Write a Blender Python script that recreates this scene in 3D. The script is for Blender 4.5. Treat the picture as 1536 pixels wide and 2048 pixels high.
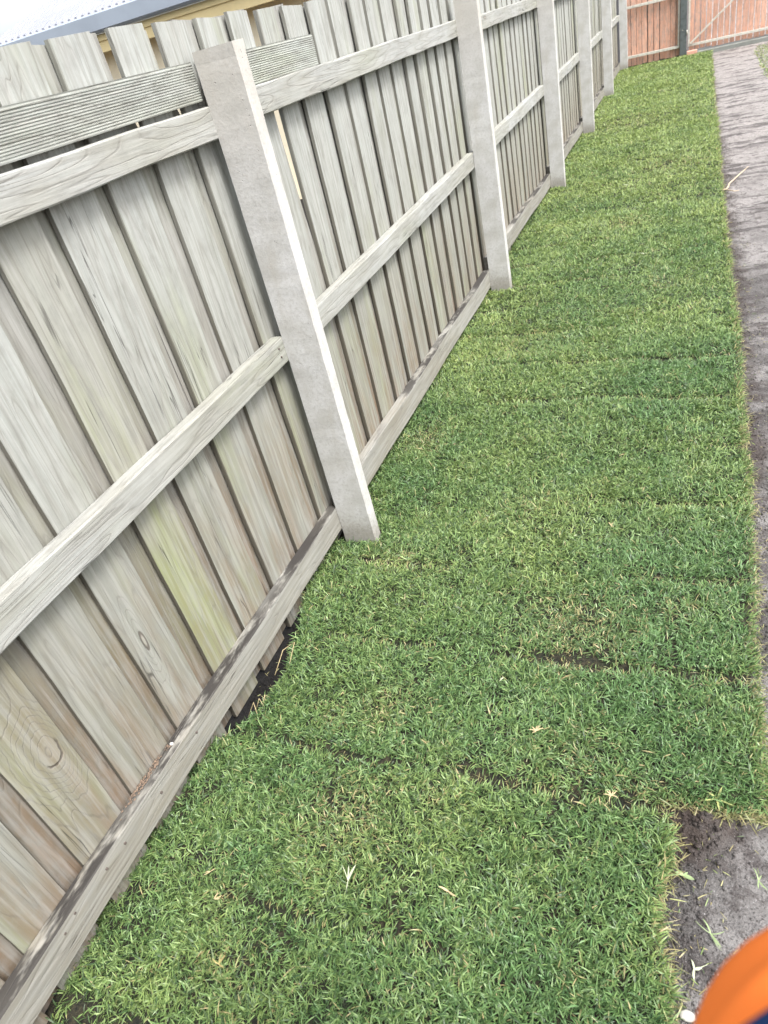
import bpy, bmesh, math, random
import numpy as np
from mathutils import Vector, Matrix
random.seed(7)
rng = np.random.default_rng(11)
R = math.radians
for o in list(bpy.data.objects): bpy.data.objects.remove(o)
sc = bpy.context.scene
C = sc.collection

# ------------------------------------------------------------------ camera
cd = bpy.data.cameras.new('camera'); cam = bpy.data.objects.new('camera', cd); C.objects.link(cam)
sc.camera = cam
cam.matrix_world = Matrix(((0.91997884, -0.02370794, 0.39125039, 0.96219483),
                           (0.32679132, 0.59756924, -0.73220109, 0.0),
                           (-0.21644022, 0.80146674, 0.55749861, 1.3964028),
                           (0, 0, 0, 1)))
cd.sensor_fit = 'VERTICAL'; cd.sensor_height = 36.0
cd.lens = 1394.9255 / 2048 * 36.0
cd.clip_start = 0.02; cd.clip_end = 1000
cd.dof.use_dof = True; cd.dof.focus_distance = 2.2; cd.dof.aperture_fstop = 7.5

# ------------------------------------------------------------------ sky, sun, exposure
SUN_EL, SUN_AZ = 58.0, -114.0          # degrees; azimuth from +Y towards -X is positive here
world = bpy.data.worlds.new('World'); sc.world = world; world.use_nodes = True
nt = world.node_tree; nt.nodes.clear()
out = nt.nodes.new('ShaderNodeOutputWorld'); bg = nt.nodes.new('ShaderNodeBackground')
sky = nt.nodes.new('ShaderNodeTexSky'); sky.sky_type = 'NISHITA'; sky.sun_disc = False
sky.sun_elevation = R(SUN_EL); sky.sun_rotation = R(-SUN_AZ)
sky.air_density = 1.0; sky.dust_density = 5.0; sky.ozone_density = 1.0
hs = nt.nodes.new('ShaderNodeHueSaturation'); hs.inputs['Saturation'].default_value = 0.36
hs.inputs['Value'].default_value = 1.0
bg.inputs['Strength'].default_value = 0.15
nt.links.new(sky.outputs[0], hs.inputs['Color']); nt.links.new(hs.outputs[0], bg.inputs[0]); nt.links.new(bg.outputs[0], out.inputs[0])
sd = bpy.data.lights.new('sun', 'SUN'); sd.energy = 1.25; sd.angle = R(14); sd.color = (1.0, 0.988, 0.97)
so = bpy.data.objects.new('sun', sd); C.objects.link(so)
az = R(SUN_AZ)
dirv = Vector((-math.sin(az) * math.cos(R(SUN_EL)), math.cos(az) * math.cos(R(SUN_EL)), math.sin(R(SUN_EL))))
so.rotation_euler = dirv.to_track_quat('Z', 'Y').to_euler(); so.location = dirv * 20
sc.view_settings.view_transform = 'Standard'; sc.view_settings.look = 'None'
sc.view_settings.exposure = 1.56; sc.view_settings.gamma = 1.0; sc.view_settings.use_curve_mapping = False

# ------------------------------------------------------------------ helpers
def tag(o, label=None, cat=None, group=None, kind=None):
    if label: o['label'] = label
    if cat: o['category'] = cat
    if group: o['group'] = group
    if kind: o['kind'] = kind
    return o

def empty(name, loc=(0, 0, 0)):
    o = bpy.data.objects.new(name, None); C.objects.link(o); o.location = loc; o.empty_display_size = .1
    return o

def link_mesh(name, verts, faces, mat, parent=None, smooth=False, loc=None, rot=None):
    me = bpy.data.meshes.new(name); me.from_pydata([tuple(v) for v in verts], [], faces); me.update()
    if smooth:
        me.polygons.foreach_set('use_smooth', [True] * len(me.polygons))
    if mat: me.materials.append(mat)
    o = bpy.data.objects.new(name, me); C.objects.link(o)
    if parent: o.parent = parent
    if loc is not None: o.location = loc
    if rot is not None: o.rotation_euler = rot
    return o

def from_bm(name, bm, mat, parent=None, smooth=False, loc=None, rot=None):
    me = bpy.data.meshes.new(name); bm.to_mesh(me); bm.free()
    if smooth: me.polygons.foreach_set('use_smooth', [True] * len(me.polygons))
    if mat: me.materials.append(mat)
    o = bpy.data.objects.new(name, me); C.objects.link(o)
    if parent: o.parent = parent
    if loc is not None: o.location = loc
    if rot is not None: o.rotation_euler = rot
    return o

def np_mesh(name, verts, loops, lstart, ltot, mat, attrs=None, parent=None, smooth=False):
    me = bpy.data.meshes.new(name)
    me.vertices.add(len(verts)); me.vertices.foreach_set('co', verts.astype(np.float32).ravel())
    me.loops.add(len(loops)); me.loops.foreach_set('vertex_index', loops.astype(np.int32))
    me.polygons.add(len(lstart)); me.polygons.foreach_set('loop_start', lstart.astype(np.int32))
    me.polygons.foreach_set('loop_total', ltot.astype(np.int32))
    if smooth: me.polygons.foreach_set('use_smooth', np.ones(len(lstart), bool))
    me.update(calc_edges=True)
    for k, v in (attrs or {}).items():
        a = me.attributes.new(k, 'FLOAT_COLOR', 'POINT'); a.data.foreach_set('color', v.astype(np.float32).ravel())
    me.materials.append(mat)
    o = bpy.data.objects.new(name, me); C.objects.link(o)
    if parent: o.parent = parent
    return o

# vectorised value noise, about -1..1
_tab = rng.random((256, 256)) * 2 - 1
def vnoise(x, y):
    xi = np.floor(x).astype(int); yi = np.floor(y).astype(int)
    fx = x - xi; fy = y - yi; fx = fx * fx * (3 - 2 * fx); fy = fy * fy * (3 - 2 * fy)
    a = _tab[xi & 255, yi & 255]; b = _tab[(xi + 1) & 255, yi & 255]
    c = _tab[xi & 255, (yi + 1) & 255]; d = _tab[(xi + 1) & 255, (yi + 1) & 255]
    return (a * (1 - fx) + b * fx) * (1 - fy) + (c * (1 - fx) + d * fx) * fy
def fbm(x, y, s, oct=4, off=0.0):
    r = 0; a = 1; t = 0
    for i in range(oct):
        r = r + a * vnoise(x * s + off + 17.3 * i, y * s + off * 1.7 + 9.1 * i); t += a; a *= .5; s *= 2.03
    return r / t

class NT:
    """small node-tree writer"""
    def __init__(self, name):
        self.m = bpy.data.materials.new(name); self.m.use_nodes = True
        self.t = self.m.node_tree; self.b = self.t.nodes['Principled BSDF']
    def n(self, kind, **kw):
        nd = self.t.nodes.new('ShaderNode' + kind)
        for k, v in kw.items(): setattr(nd, k, v)
        return nd
    def put(self, sock, v):
        if isinstance(v, bpy.types.NodeSocket): self.t.links.new(v, sock)
        elif isinstance(v, (tuple, list)) and len(v) == 3 and sock.type == 'RGBA': sock.default_value = (*v, 1)
        else: sock.default_value = v
    def math(self, op, a, b=None, c=None, clamp=False):
        nd = self.n('Math', operation=op, use_clamp=clamp); self.put(nd.inputs[0], a)
        if b is not None: self.put(nd.inputs[1], b)
        if c is not None: self.put(nd.inputs[2], c)
        return nd.outputs[0]
    def vmath(self, op, a, b=None):
        nd = self.n('VectorMath', operation=op); self.put(nd.inputs[0], a)
        if b is not None: self.put(nd.inputs[1], b)
        return nd.outputs[0]
    def noise(self, vec, scale, detail=3, rough=.55, dist=0.0):
        nd = self.n('TexNoise'); self.put(nd.inputs['Vector'], vec); nd.inputs['Scale'].default_value = scale
        nd.inputs['Detail'].default_value = detail; nd.inputs['Roughness'].default_value = rough
        nd.inputs['Distortion'].default_value = dist
        return nd.outputs['Fac']
    def ramp(self, fac, lo, hi, clamp=True):
        nd = self.n('MapRange', interpolation_type='SMOOTHSTEP'); self.put(nd.inputs['Value'], fac)
        nd.inputs['From Min'].default_value = lo; nd.inputs['From Max'].default_value = hi
        return nd.outputs['Result']
    def mix(self, fac, a, b, mode='MIX'):
        nd = self.n('Mix', data_type='RGBA', blend_type=mode); self.put(nd.inputs[0], fac)
        self.put(nd.inputs[6], a); self.put(nd.inputs[7], b)
        return nd.outputs[2]
    def obj(self): return self.n('TexCoord').outputs['Object']
    def bump(self, h, strength, dist):
        nd = self.n('Bump'); nd.inputs['Strength'].default_value = strength; nd.inputs['Distance'].default_value = dist
        self.put(nd.inputs['Height'], h); self.put(self.b.inputs['Normal'], nd.outputs[0])
    def set(self, **kw):
        for k, v in kw.items(): self.put(self.b.inputs[k.replace('_', ' ')], v)
        return self.m

# ------------------------------------------------------------------ materials
def wood(name, light, warm, green=.35, brown=0.0, dirt=0.0, knot=None, knots=.5, value=1.0, silver_veil=0.0):
    """weathered softwood; the grain runs along the local Z axis, boards face local X"""
    T = NT(name); co = T.obj()
    ri = T.n('ObjectInfo').outputs['Random']; isl = T.n('NewGeometry').outputs['Random Per Island']
    r = T.math('ADD', T.math('MULTIPLY', ri, 53.0), T.math('MULTIPLY', isl, 91.0))
    rv = T.n('CombineXYZ'); T.put(rv.inputs[0], r); T.put(rv.inputs[1], T.math('MULTIPLY', r, 1.37)); T.put(rv.inputs[2], T.math('MULTIPLY', r, .71))
    rv = rv.outputs[0]
    sep = T.n('SeparateXYZ'); T.put(sep.inputs[0], co)
    p = T.vmath('ADD', T.vmath('MULTIPLY', co, (1.0, 1.0, .11)), rv)
    base = T.math('MULTIPLY', T.noise(p, 10.5, 3.0, .42, .15), .75 if knot else 1.0)
    # knots: cells stretched along the grain
    kp = T.vmath('ADD', T.vmath('MULTIPLY', co, (0.0, 7.0, 1.6)), rv)
    vo = T.n('TexVoronoi', feature='F1'); T.put(vo.inputs['Vector'], kp); vo.inputs['Scale'].default_value = 1.0
    kd = T.math('DIVIDE', vo.outputs['Distance'], .15)
    kcol = T.n('SeparateColor'); T.put(kcol.inputs[0], vo.outputs['Color'])
    kon = T.math('LESS_THAN', kcol.outputs[0], knots)
    kg = T.math('MULTIPLY', T.math('POWER', 2.718, T.math('MULTIPLY', T.math('MULTIPLY', kd, kd), -1.0)), kon)
    kc = T.math('MULTIPLY', T.ramp(kd, .36, .24), kon)
    kr = T.math('MULTIPLY', T.math('SUBTRACT', T.ramp(kd, .42, .34), T.ramp(kd, .30, .22)), kon)
    if knot:
        dv = T.vmath('SUBTRACT', co, (0, knot[0], knot[1])); dv = T.vmath('MULTIPLY', dv, (0, 1.0, .62))
        ln = T.n('VectorMath', operation='LENGTH'); T.put(ln.inputs[0], dv)
        wob = T.math('ADD', T.math('MULTIPLY', T.math('SUBTRACT', T.noise(co, 16, 3), .5), 1.1), T.math('MULTIPLY', T.math('SUBTRACT', T.noise(co, 90, 2), .5), .15))
        d2 = T.math('ADD', T.math('DIVIDE', ln.outputs['Value'], knot[2]), wob)
        kg2 = T.math('POWER', 2.718, T.math('MULTIPLY', T.math('MULTIPLY', d2, d2), -.13))
        kg = T.math('MAXIMUM', kg, T.math('MULTIPLY', kg2, 1.25))
        kc = T.math('MAXIMUM', kc, T.ramp(d2, 1.0, .9))
        dvs = T.n('SeparateXYZ'); T.put(dvs.inputs[0], dv)
        low = T.ramp(T.math('SUBTRACT', T.math('MULTIPLY', dvs.outputs[1], .5), dvs.outputs[2]), -.002, .008)
        kr = T.math('MAXIMUM', kr, T.math('MULTIPLY', T.math('SUBTRACT', T.ramp(d2, 1.2, 1.04), T.ramp(d2, 1.0, .9)), low))
        kc = T.math('MULTIPLY', kc, .35)
    field = T.math('ADD', T.math('MULTIPLY', base, 1.0), T.math('MULTIPLY', kg, .42 if knot else .34))
    ring = T.math('PINGPONG', T.math('MULTIPLY', field, 26.0), 1.0)
    ringw = T.ramp(ring, .80, .99)
    soft = T.ramp(ring, .1, 1.0)
    fib = T.noise(T.vmath('ADD', T.vmath('MULTIPLY', co, (1, 1, .02)), rv), 190, 4, .7)
    fib2 = T.noise(T.vmath('ADD', T.vmath('MULTIPLY', co, (1, 1, .05)), rv), 75, 3, .6)
    crack = T.noise(T.vmath('ADD', T.vmath('MULTIPLY', co, (1, 1, .03)), rv), 46, 2, .5, .6)
    crack = T.ramp(T.math('ABSOLUTE', T.math('SUBTRACT', crack, .5)), .012, .0)
    cmask = T.ramp(T.noise(T.vmath('ADD', T.vmath('MULTIPLY', co, (1, 1, .4)), rv), 7, 2), .54, .64)
    crack = T.math('MULTIPLY', crack, cmask)
    blot = T.noise(T.vmath('ADD', T.vmath('MULTIPLY', co, (1, 1, .3)), rv), 6, 4, .6)
    blot2 = T.noise(T.vmath('ADD', T.vmath('MULTIPLY', co, (1, 1, .6)), rv), 26, 4, .7)
    col = T.mix(T.ramp(blot, .3, .7), light, warm)
    rc = T.math('FRACT', T.math('MULTIPLY', r, 3.17))
    col = T.mix(T.math('MULTIPLY', rc, .5), col, tuple(c * .8 for c in warm))
    if silver_veil:
        sf = T.math('MULTIPLY', T.ramp(T.math('ADD', sep.outputs[2], T.math('MULTIPLY', T.math('SUBTRACT', blot, .5), .9)), .25, 1.35), silver_veil)  # paler towards the top: grey weathering plus a veil of glare in the colour
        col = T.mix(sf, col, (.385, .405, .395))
    gm = T.math('MULTIPLY', T.ramp(T.noise(T.vmath('ADD', T.vmath('MULTIPLY', co, (1, 1, .25)), T.vmath('MULTIPLY', rv, (2.3, 2.3, 2.3))), 5, 3), .5, .72), green)
    col = T.mix(gm, col, (.215, .235, .115))
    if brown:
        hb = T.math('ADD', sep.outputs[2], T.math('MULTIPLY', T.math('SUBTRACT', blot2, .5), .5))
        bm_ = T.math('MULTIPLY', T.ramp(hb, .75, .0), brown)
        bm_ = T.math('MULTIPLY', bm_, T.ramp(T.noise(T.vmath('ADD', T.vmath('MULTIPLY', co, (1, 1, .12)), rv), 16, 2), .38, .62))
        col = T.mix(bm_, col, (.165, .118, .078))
    col = T.mix(T.math('MULTIPLY', soft, .22), col, (.20, .185, .155))
    col = T.mix(T.math('MULTIPLY', ringw, .36 if knot else .22), col, (.09, .08, .065))
    col = T.mix(T.math('MULTIPLY', T.ramp(blot2, .42, .74), .5), col, (.19, .19, .175))
    col = T.mix(T.math('MULTIPLY', T.ramp(fib, .42, .70), .36), col, (.15, .14, .12))
    col = T.mix(T.math('MULTIPLY', T.ramp(fib2, .58, .35), .20), col, (.48, .48, .46))
    col = T.mix(T.math('MULTIPLY', kc, .55), col, (.26, .235, .20))
    col = T.mix(T.math('MULTIPLY', kr, .75), col, (.07, .055, .045))
    col = T.mix(T.math('MULTIPLY', crack, .75), col, (.05, .045, .04))
    if dirt:
        gn = T.n('SeparateXYZ'); T.put(gn.inputs[0], T.n('NewGeometry').outputs['Normal'])
        up = T.ramp(gn.outputs[2], .2, .8)
        dn = T.ramp(T.noise(T.vmath('MULTIPLY', co, (1.6, 1.6, .5)), 14, 4, .65), .36, .52)
        edge = T.math('MULTIPLY', T.math('SUBTRACT', 1.0, up), T.math('MULTIPLY', T.ramp(T.noise(T.vmath('MULTIPLY', co, (1, 1, .15)), 30, 4, .7), .62, .74), .35))
        col = T.mix(T.math('MULTIPLY', T.math('ADD', T.math('MULTIPLY', T.math('MULTIPLY', up, T.math('MULTIPLY', dn, T.ramp(T.noise(co, 2.2, 2), .38, .55))), 1.0), edge), dirt), col, (.030, .027, .025))
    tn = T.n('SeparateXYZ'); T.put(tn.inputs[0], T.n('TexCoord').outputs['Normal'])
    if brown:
        side = T.ramp(T.math('ABSOLUTE', tn.outputs[1]), .55, .8)  # edge faces: brown wood, with the shade of the gaps put into the colour
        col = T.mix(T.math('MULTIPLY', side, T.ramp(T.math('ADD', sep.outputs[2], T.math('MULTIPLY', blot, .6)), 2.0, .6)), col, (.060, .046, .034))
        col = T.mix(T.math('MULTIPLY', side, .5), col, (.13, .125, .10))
    if value != 1.0:
        col = T.mix(1.0, col, (value, value, value), 'MULTIPLY')
    h = T.math('SUBTRACT', T.math('MULTIPLY', fib, .5), T.math('MULTIPLY', ringw, .25))
    h = T.math('SUBTRACT', h, T.math('MULTIPLY', crack, 1.2)); h = T.math('SUBTRACT', h, T.math('MULTIPLY', kr, .8))
    h = T.math('ADD', h, T.math('MULTIPLY', fib2, .5))
    T.bump(h, .55, .0035)
    return T.set(Base_Color=col, Roughness=.85, Specular_IOR_Level=.25)

M = {}
M['paling'] = wood('weathered_paling', (.232, .240, .215), (.198, .190, .145), .5, .85, knots=.42, silver_veil=.6)
M['paling_green'] = wood('algae_stained_paling', (.225, .228, .190), (.200, .185, .130), 1.1, .6, knots=.2, silver_veil=.45)
M['paling_back'] = wood('weathered_paling_shaded_side', (.17, .158, .130), (.135, .110, .076), .3, 1.3, knots=.15, silver_veil=.5)  # browner far-layer boards, with the recess shade put into the colour
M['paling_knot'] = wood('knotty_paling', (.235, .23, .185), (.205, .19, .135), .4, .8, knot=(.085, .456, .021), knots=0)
M['rail'] = wood('weathered_rail', (.345, .355, .35), (.285, .285, .25), .25, 0, .0, knots=.2)
M['rail_low'] = wood('dirty_bottom_rail', (.24, .235, .212), (.205, .19, .155), .05, 0, .95, knots=.2)
M['deck'] = wood('grooved_decking', (.40, .42, .40), (.33, .345, .30), .35, 0, 0, knots=.0)
M['gate_wood'] = wood('red_stained_paling', (.74, .41, .29), (.62, .32, .22), 0, 0, 0, knots=.1)

def concrete():
    T = NT('post_concrete'); co = T.obj()
    a = T.noise(co, 9, 4, .6); b = T.noise(co, 90, 4, .65); c = T.noise(T.vmath('MULTIPLY', co, (1, 1, .25)), 18, 3)
    col = T.mix(T.ramp(a, .35, .68), (.41, .405, .385), (.50, .50, .495))
    col = T.mix(T.math('MULTIPLY', T.ramp(c, .52, .72), .35), col, (.36, .335, .29))
    col = T.mix(T.math('MULTIPLY', T.ramp(b, .46, .66), .45), col, (.33, .32, .30))
    g2 = T.noise(co, 320, 3, .7)
    col = T.mix(T.math('MULTIPLY', T.ramp(g2, .55, .7), .5), col, (.24, .235, .225))
    sz = T.n('SeparateXYZ'); T.put(sz.inputs[0], co)
    foot = T.ramp(T.math('ADD', sz.outputs[2], T.math('MULTIPLY', b, -.10)), .06, -.06)
    col = T.mix(T.math('MULTIPLY', foot, .6), col, (.16, .14, .11))
    top = T.math('MULTIPLY', T.ramp(T.math('ADD', sz.outputs[2], T.math('MULTIPLY', a, .5)), 1.25, 1.75), .5)
    col = T.mix(top, col, (.36, .33, .275))
    vo = T.n('TexVoronoi', feature='F1'); T.put(vo.inputs['Vector'], co); vo.inputs['Scale'].default_value = 85
    pit = T.math('MULTIPLY', T.ramp(vo.outputs['Distance'], .16, .07), T.ramp(T.noise(co, 30, 2), .56, .64))
    col = T.mix(T.math('MULTIPLY', pit, .7), col, (.14, .13, .12))
    T.bump(T.math('SUBTRACT', T.math('ADD', T.math('MULTIPLY', b, .5), T.math('MULTIPLY', c, .5)), pit), .5, .004)
    return T.set(Base_Color=col, Roughness=.9, Specular_IOR_Level=.2)
M['concrete'] = concrete()

def soil():
    T = NT('bare_soil'); co = T.obj()
    sp = T.n('SeparateXYZ'); T.put(sp.inputs[0], co)
    a = T.noise(T.vmath('MULTIPLY', co, (1.0, 1.5, 1)), 2.6, 4, .6); b = T.noise(co, 22, 5, .7); c = T.noise(co, 210, 3, .75)
    d = T.noise(T.vmath('MULTIPLY', co, (.55, 1.5, 1)), 5, 6, .68, .4)
    col = T.mix(T.ramp(a, .36, .62), (.100, .094, .090), (.245, .234, .226))
    far_veil = T.math('MULTIPLY', T.ramp(T.math('ADD', sp.outputs[1], T.math('MULTIPLY', a, 4.0)), 4.0, 10.0), .75)  # far path paled: haze and sheen put into the soil colour
    col = T.mix(far_veil, col, (.36, .33, .31))
    col = T.mix(T.math('MULTIPLY', T.ramp(d, .50, .60), .85), col, (.070, .060, .058))
    col = T.mix(T.math('MULTIPLY', T.ramp(T.noise(co, 5.5, 5, .7), .54, .70), .55), col, (.33, .31, .30))
    col = T.mix(T.math('MULTIPLY', T.ramp(b, .50, .66), .75), col, (.060, .050, .047))
    col = T.mix(T.math('MULTIPLY', T.ramp(c, .52, .66), .85), col, (.035, .030, .028))
    col = T.mix(T.math('MULTIPLY', T.ramp(c, .40, .28), .7), col, (.50, .49, .49))
    # damp earth left of the old turf line: next to the fence and just beside the turf
    wob = T.math('MULTIPLY', T.math('SUBTRACT', T.noise(co, 8, 6, .7), .5), .34)
    x = T.math('ADD', sp.outputs[0], wob)
    damp = T.ramp(x, 1.27, 1.17)
    far = T.ramp(sp.outputs[1], 1.3, 2.4)
    wet = T.math('MULTIPLY', damp, T.math('MULTIPLY', far, .85))
    col = T.mix(wet, col, (.060, .046, .040))
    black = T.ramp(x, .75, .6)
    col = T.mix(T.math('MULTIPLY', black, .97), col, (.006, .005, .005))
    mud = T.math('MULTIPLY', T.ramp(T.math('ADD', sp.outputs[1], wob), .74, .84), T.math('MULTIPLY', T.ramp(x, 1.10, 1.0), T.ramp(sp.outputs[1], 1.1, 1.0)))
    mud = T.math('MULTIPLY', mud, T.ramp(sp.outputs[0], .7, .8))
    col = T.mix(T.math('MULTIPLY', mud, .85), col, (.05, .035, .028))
    T.bump(T.math('ADD', T.math('MULTIPLY', b, 1.0), T.math('MULTIPLY', c, .7)), 1.0, .014)
    return T.set(Base_Color=col, Roughness=.8, Specular_IOR_Level=.35)
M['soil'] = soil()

def thatch():
    T = NT('turf_thatch'); co = T.obj()
    a = T.noise(co, 60, 4, .7); b = T.noise(co, 9, 3)
    col = T.mix(T.ramp(a, .35, .7), (.006, .007, .004), (.034, .029, .014))
    col = T.mix(T.math('MULTIPLY', T.ramp(b, .45, .7), .5), col, (.015, .028, .010))
    T.bump(a, 1.0, .01)
    return T.set(Base_Color=col, Roughness=.95)
M['thatch'] = thatch()

def grass_mat():
    T = NT('grass_blades')
    at = T.n('Attribute', attribute_name='tone', attribute_type='GEOMETRY')
    s = T.n('SeparateColor'); T.put(s.inputs[0], at.outputs['Color'])
    hue, dry, rnd = s.outputs[0], s.outputs[1], s.outputs[2]
    col = T.mix(hue, (.122, .238, .086), (.320, .405, .128))
    col = T.mix(T.ramp(rnd, .12, .7), (.022, .060, .020), col)
    col = T.mix(T.math('MULTIPLY', T.ramp(rnd, .8, 1.0), .5), col, (.42, .55, .30))
    col = T.mix(dry, col, (.40, .33, .17))
    T.set(Base_Color=col, Roughness=.42, Specular_IOR_Level=.45)
    tr = T.n('BsdfTranslucent'); T.put(tr.inputs['Color'], T.mix(.4, col, (.22, .36, .05)))
    mx = T.n('MixShader'); mx.inputs[0].default_value = .28
    T.put(mx.inputs[1], T.b.outputs[0]); T.put(mx.inputs[2], tr.outputs[0])
    T.put(T.t.nodes['Material Output'].inputs['Surface'], mx.outputs[0])
    return T.m
M['grass'] = grass_mat()

def plain(name, col, rough=.6, var=.15, scale=20, metal=0.0, bump=.2, bd=.002):
    T = NT(name); a = T.noise(T.obj(), scale, 4, .6)
    c2 = tuple(c * (1 - var * 2.2) for c in col)
    T.bump(a, bump, bd)
    return T.set(Base_Color=T.mix(T.ramp(a, .4, .75), col, c2), Roughness=rough, Metallic=metal)
M['galv'] = plain('painted_steel_frame', (.52, .50, .44), .5, .15, 30)
M['darkpost'] = plain('dark_painted_post', (.085, .10, .10), .5, .2, 25)
M['brick'] = plain('salmon_brick', (.62, .33, .25), .9, .1, 60)
M['sill'] = plain('grey_green_strip', (.20, .21, .19), .9, .15, 8)
M['straw'] = plain('dead_straw', (.42, .34, .19), .8, .15, 60)
M['leafgreen'] = plain('loose_green_blade', (.25, .33, .15), .6, .2, 80)
M['white_blade'] = plain('bleached_blade', (.40, .43, .29), .6, .1, 80)
M['pebble'] = plain('pale_pebble', (.45, .44, .40), .8, .1, 40)
M['roof'] = plain('ribbed_metal_roof', (.25, .26, .30), .5, .05, 2, 0, .05)
M['gutter'] = plain('blue_grey_gutter', (.29, .33, .38), .45, .05, 3, 0, .05)
M['yellow'] = plain('yellow_fascia_paint', (.92, .74, .38), .6, .05, 4, 0, .05)
M['cream'] = plain('cream_wall_render', (.93, .82, .60), .8, .05, 6, 0, .1)
M['nail'] = plain('rusty_nail', (.10, .08, .07), .6, .2, 90)

# ------------------------------------------------------------------ ground and path
G0 = -.045
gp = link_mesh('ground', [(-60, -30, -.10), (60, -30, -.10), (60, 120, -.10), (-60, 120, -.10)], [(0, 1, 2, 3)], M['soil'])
tag(gp, kind='structure')

def grid_mesh(name, xs, ys, zf, mat, **kw):
    X, Y = np.meshgrid(xs, ys); Z = zf(X, Y); nx, ny = len(xs), len(ys)
    v = np.stack([X, Y, Z], -1).reshape(-1, 3)
    i, j = np.meshgrid(np.arange(nx - 1), np.arange(ny - 1)); b = (j * nx + i).ravel()
    f = np.stack([b, b + 1, b + nx + 1, b + nx], 1)
    return np_mesh(name, v, f.ravel(), np.arange(len(f)) * 4, np.full(len(f), 4), mat, smooth=True, **kw)

ys = [-5.0, -4.6, -4.2, -3.8, -3.4, -3.0, -2.6, -2.2, -1.8, -1.4, -1.0]
while ys[-1] < 15.2: ys.append(ys[-1] + .007 * max(1.0, (abs(ys[-1]) + .6) / 1.6))
ys = np.array(ys)
def path_z(X, Y):
    z = G0 + .006 * fbm(X, Y, 3.0, 3, 5) + .0055 * fbm(X, Y, 14, 4, 2)
    cl = np.clip(fbm(X, Y, 40, 3, 8) - .12, 0, 1)
    zone = np.clip(fbm(X, Y, 5, 3, 30) * 2.2 + .35, .12, 1)
    z = z + .02 * cl * zone
    # damp crumbs at the turf corner and along the fence
    z = z + np.where(X < .3, -.02, 0)
    z = z + .018 * np.exp(-((X - 1.0) / .05) ** 2 - ((Y - .87) / .07) ** 2) * (1 + fbm(X, Y, 60, 2, 3))
    return z
xs = np.concatenate([np.arange(-.45, .9, .03), np.arange(.9, 1.5, .007), np.arange(1.5, 3.2, .03), np.arange(3.2, 7.0, .2)])
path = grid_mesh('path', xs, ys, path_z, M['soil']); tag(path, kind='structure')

# ------------------------------------------------------------------ lawn
EY = np.array([-1.2, .3, .50, .60, .70, .83, .895, .905, 1.0, 1.25, 1.6, 2.2, 3.0, 3.8, 4.8, 6.8, 9.3, 13.3, 14.1])
EX = np.array([.97, .966, .972, .95, .955, .964, .962, 1.145, 1.142, 1.140, 1.148, 1.163, 1.173, 1.174, 1.172, 1.187, 1.197, 1.235, 1.25])
def xr(y): return np.interp(y, EY, EX) + .012 * vnoise(y * 14 + 3, y * 0 + 5.5) + .006 * vnoise(y * 45, y * 0 + 1.5)
LY = np.array([-1.2, .70, .80, .86, .93, 1.08, 1.2, 1.40, 1.50, 1.8, 14.1])
LX = np.array([-.19, -.185, -.175, -.140, -.085, -.066, -.085, -.14, -.165, -.17, -.17])
def xl(y): return np.interp(y, LY, LX) + .008 * vnoise(y * 30 + 1, y * 0 + 7.5)

SE = np.array([-.62, -.24, .13, .50, .872, 1.243, 1.588, 1.95, 2.30, 2.66])
SE = np.concatenate([SE, 2.66 + .365 * np.arange(1, 32)])
def seam(x, y):
    """signed distance to the nearest seam between turf rolls and how open it is there"""
    w = .020 * vnoise(x * 3.1 + 2, y * 0.4) + .010 * vnoise(x * 11, y * .4 + 9)
    d = (y + w)[:, None] - SE[None, :]
    k = np.argmin(np.abs(d), 1); dd = d[np.arange(len(x)), k]
    st = .38 + .55 * vnoise(x * 3.3 + k * 5.1, k * 7.7 + .5)
    st = np.where(k == 4, np.maximum(st, np.where((x > .50), .95, np.where((x > .08) & (x < .24), .85, .4))), st)
    st = np.where(k == 5, np.maximum(st, np.where((x > .60) & (x < .80), 1.1, np.where(x > .93, .8, .2))), st)
    st = np.where(k == 6, np.maximum(st, np.where((x < .30), .6, .3)), st)
    st = np.where(k == 9, np.maximum(st, np.where((x > .32), .6, .2)), st)
    return dd, np.clip(st, 0, 1.2), k
def surf(x, y):
    return .007 * vnoise(x * 1.6 + 4, y * 1.6) + .004 * vnoise(x * 6, y * 6 + 3) + .0035 * vnoise(x * 17, y * 17)

DRY = [(.28, .72, .09, .75), (.27, 1.02, .06, .6), (.72, 1.36, .13, .75), (.70, 1.25, .06, .9), (-.02, 2.37, .08, .8), (.57, 5.15, .12, .7),
       (.83, 3.93, .1, .4), (.10, 1.60, .07, .5), (.47, .80, .04, .5), (.15, .37, .05, .4), (.08, .48, .03, .6), (.95, 1.45, .05, .6),
       (.75, .95, .08, .35), (.15, .97, .05, .4), (.9, .9, .05, .5), (.5, 1.9, .1, .3), (.25, 3.3, .2, .3), (.8, 6.7, .3, .3), (.3, 9, .4, .3)]
def dryness(x, y):
    d = np.zeros_like(x)
    for (a, b, s, k) in DRY:
        d = np.maximum(d, k * np.exp(-(((x - a) ** 2 + (y - b) ** 2) / (s * s))))
    return d

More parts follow.
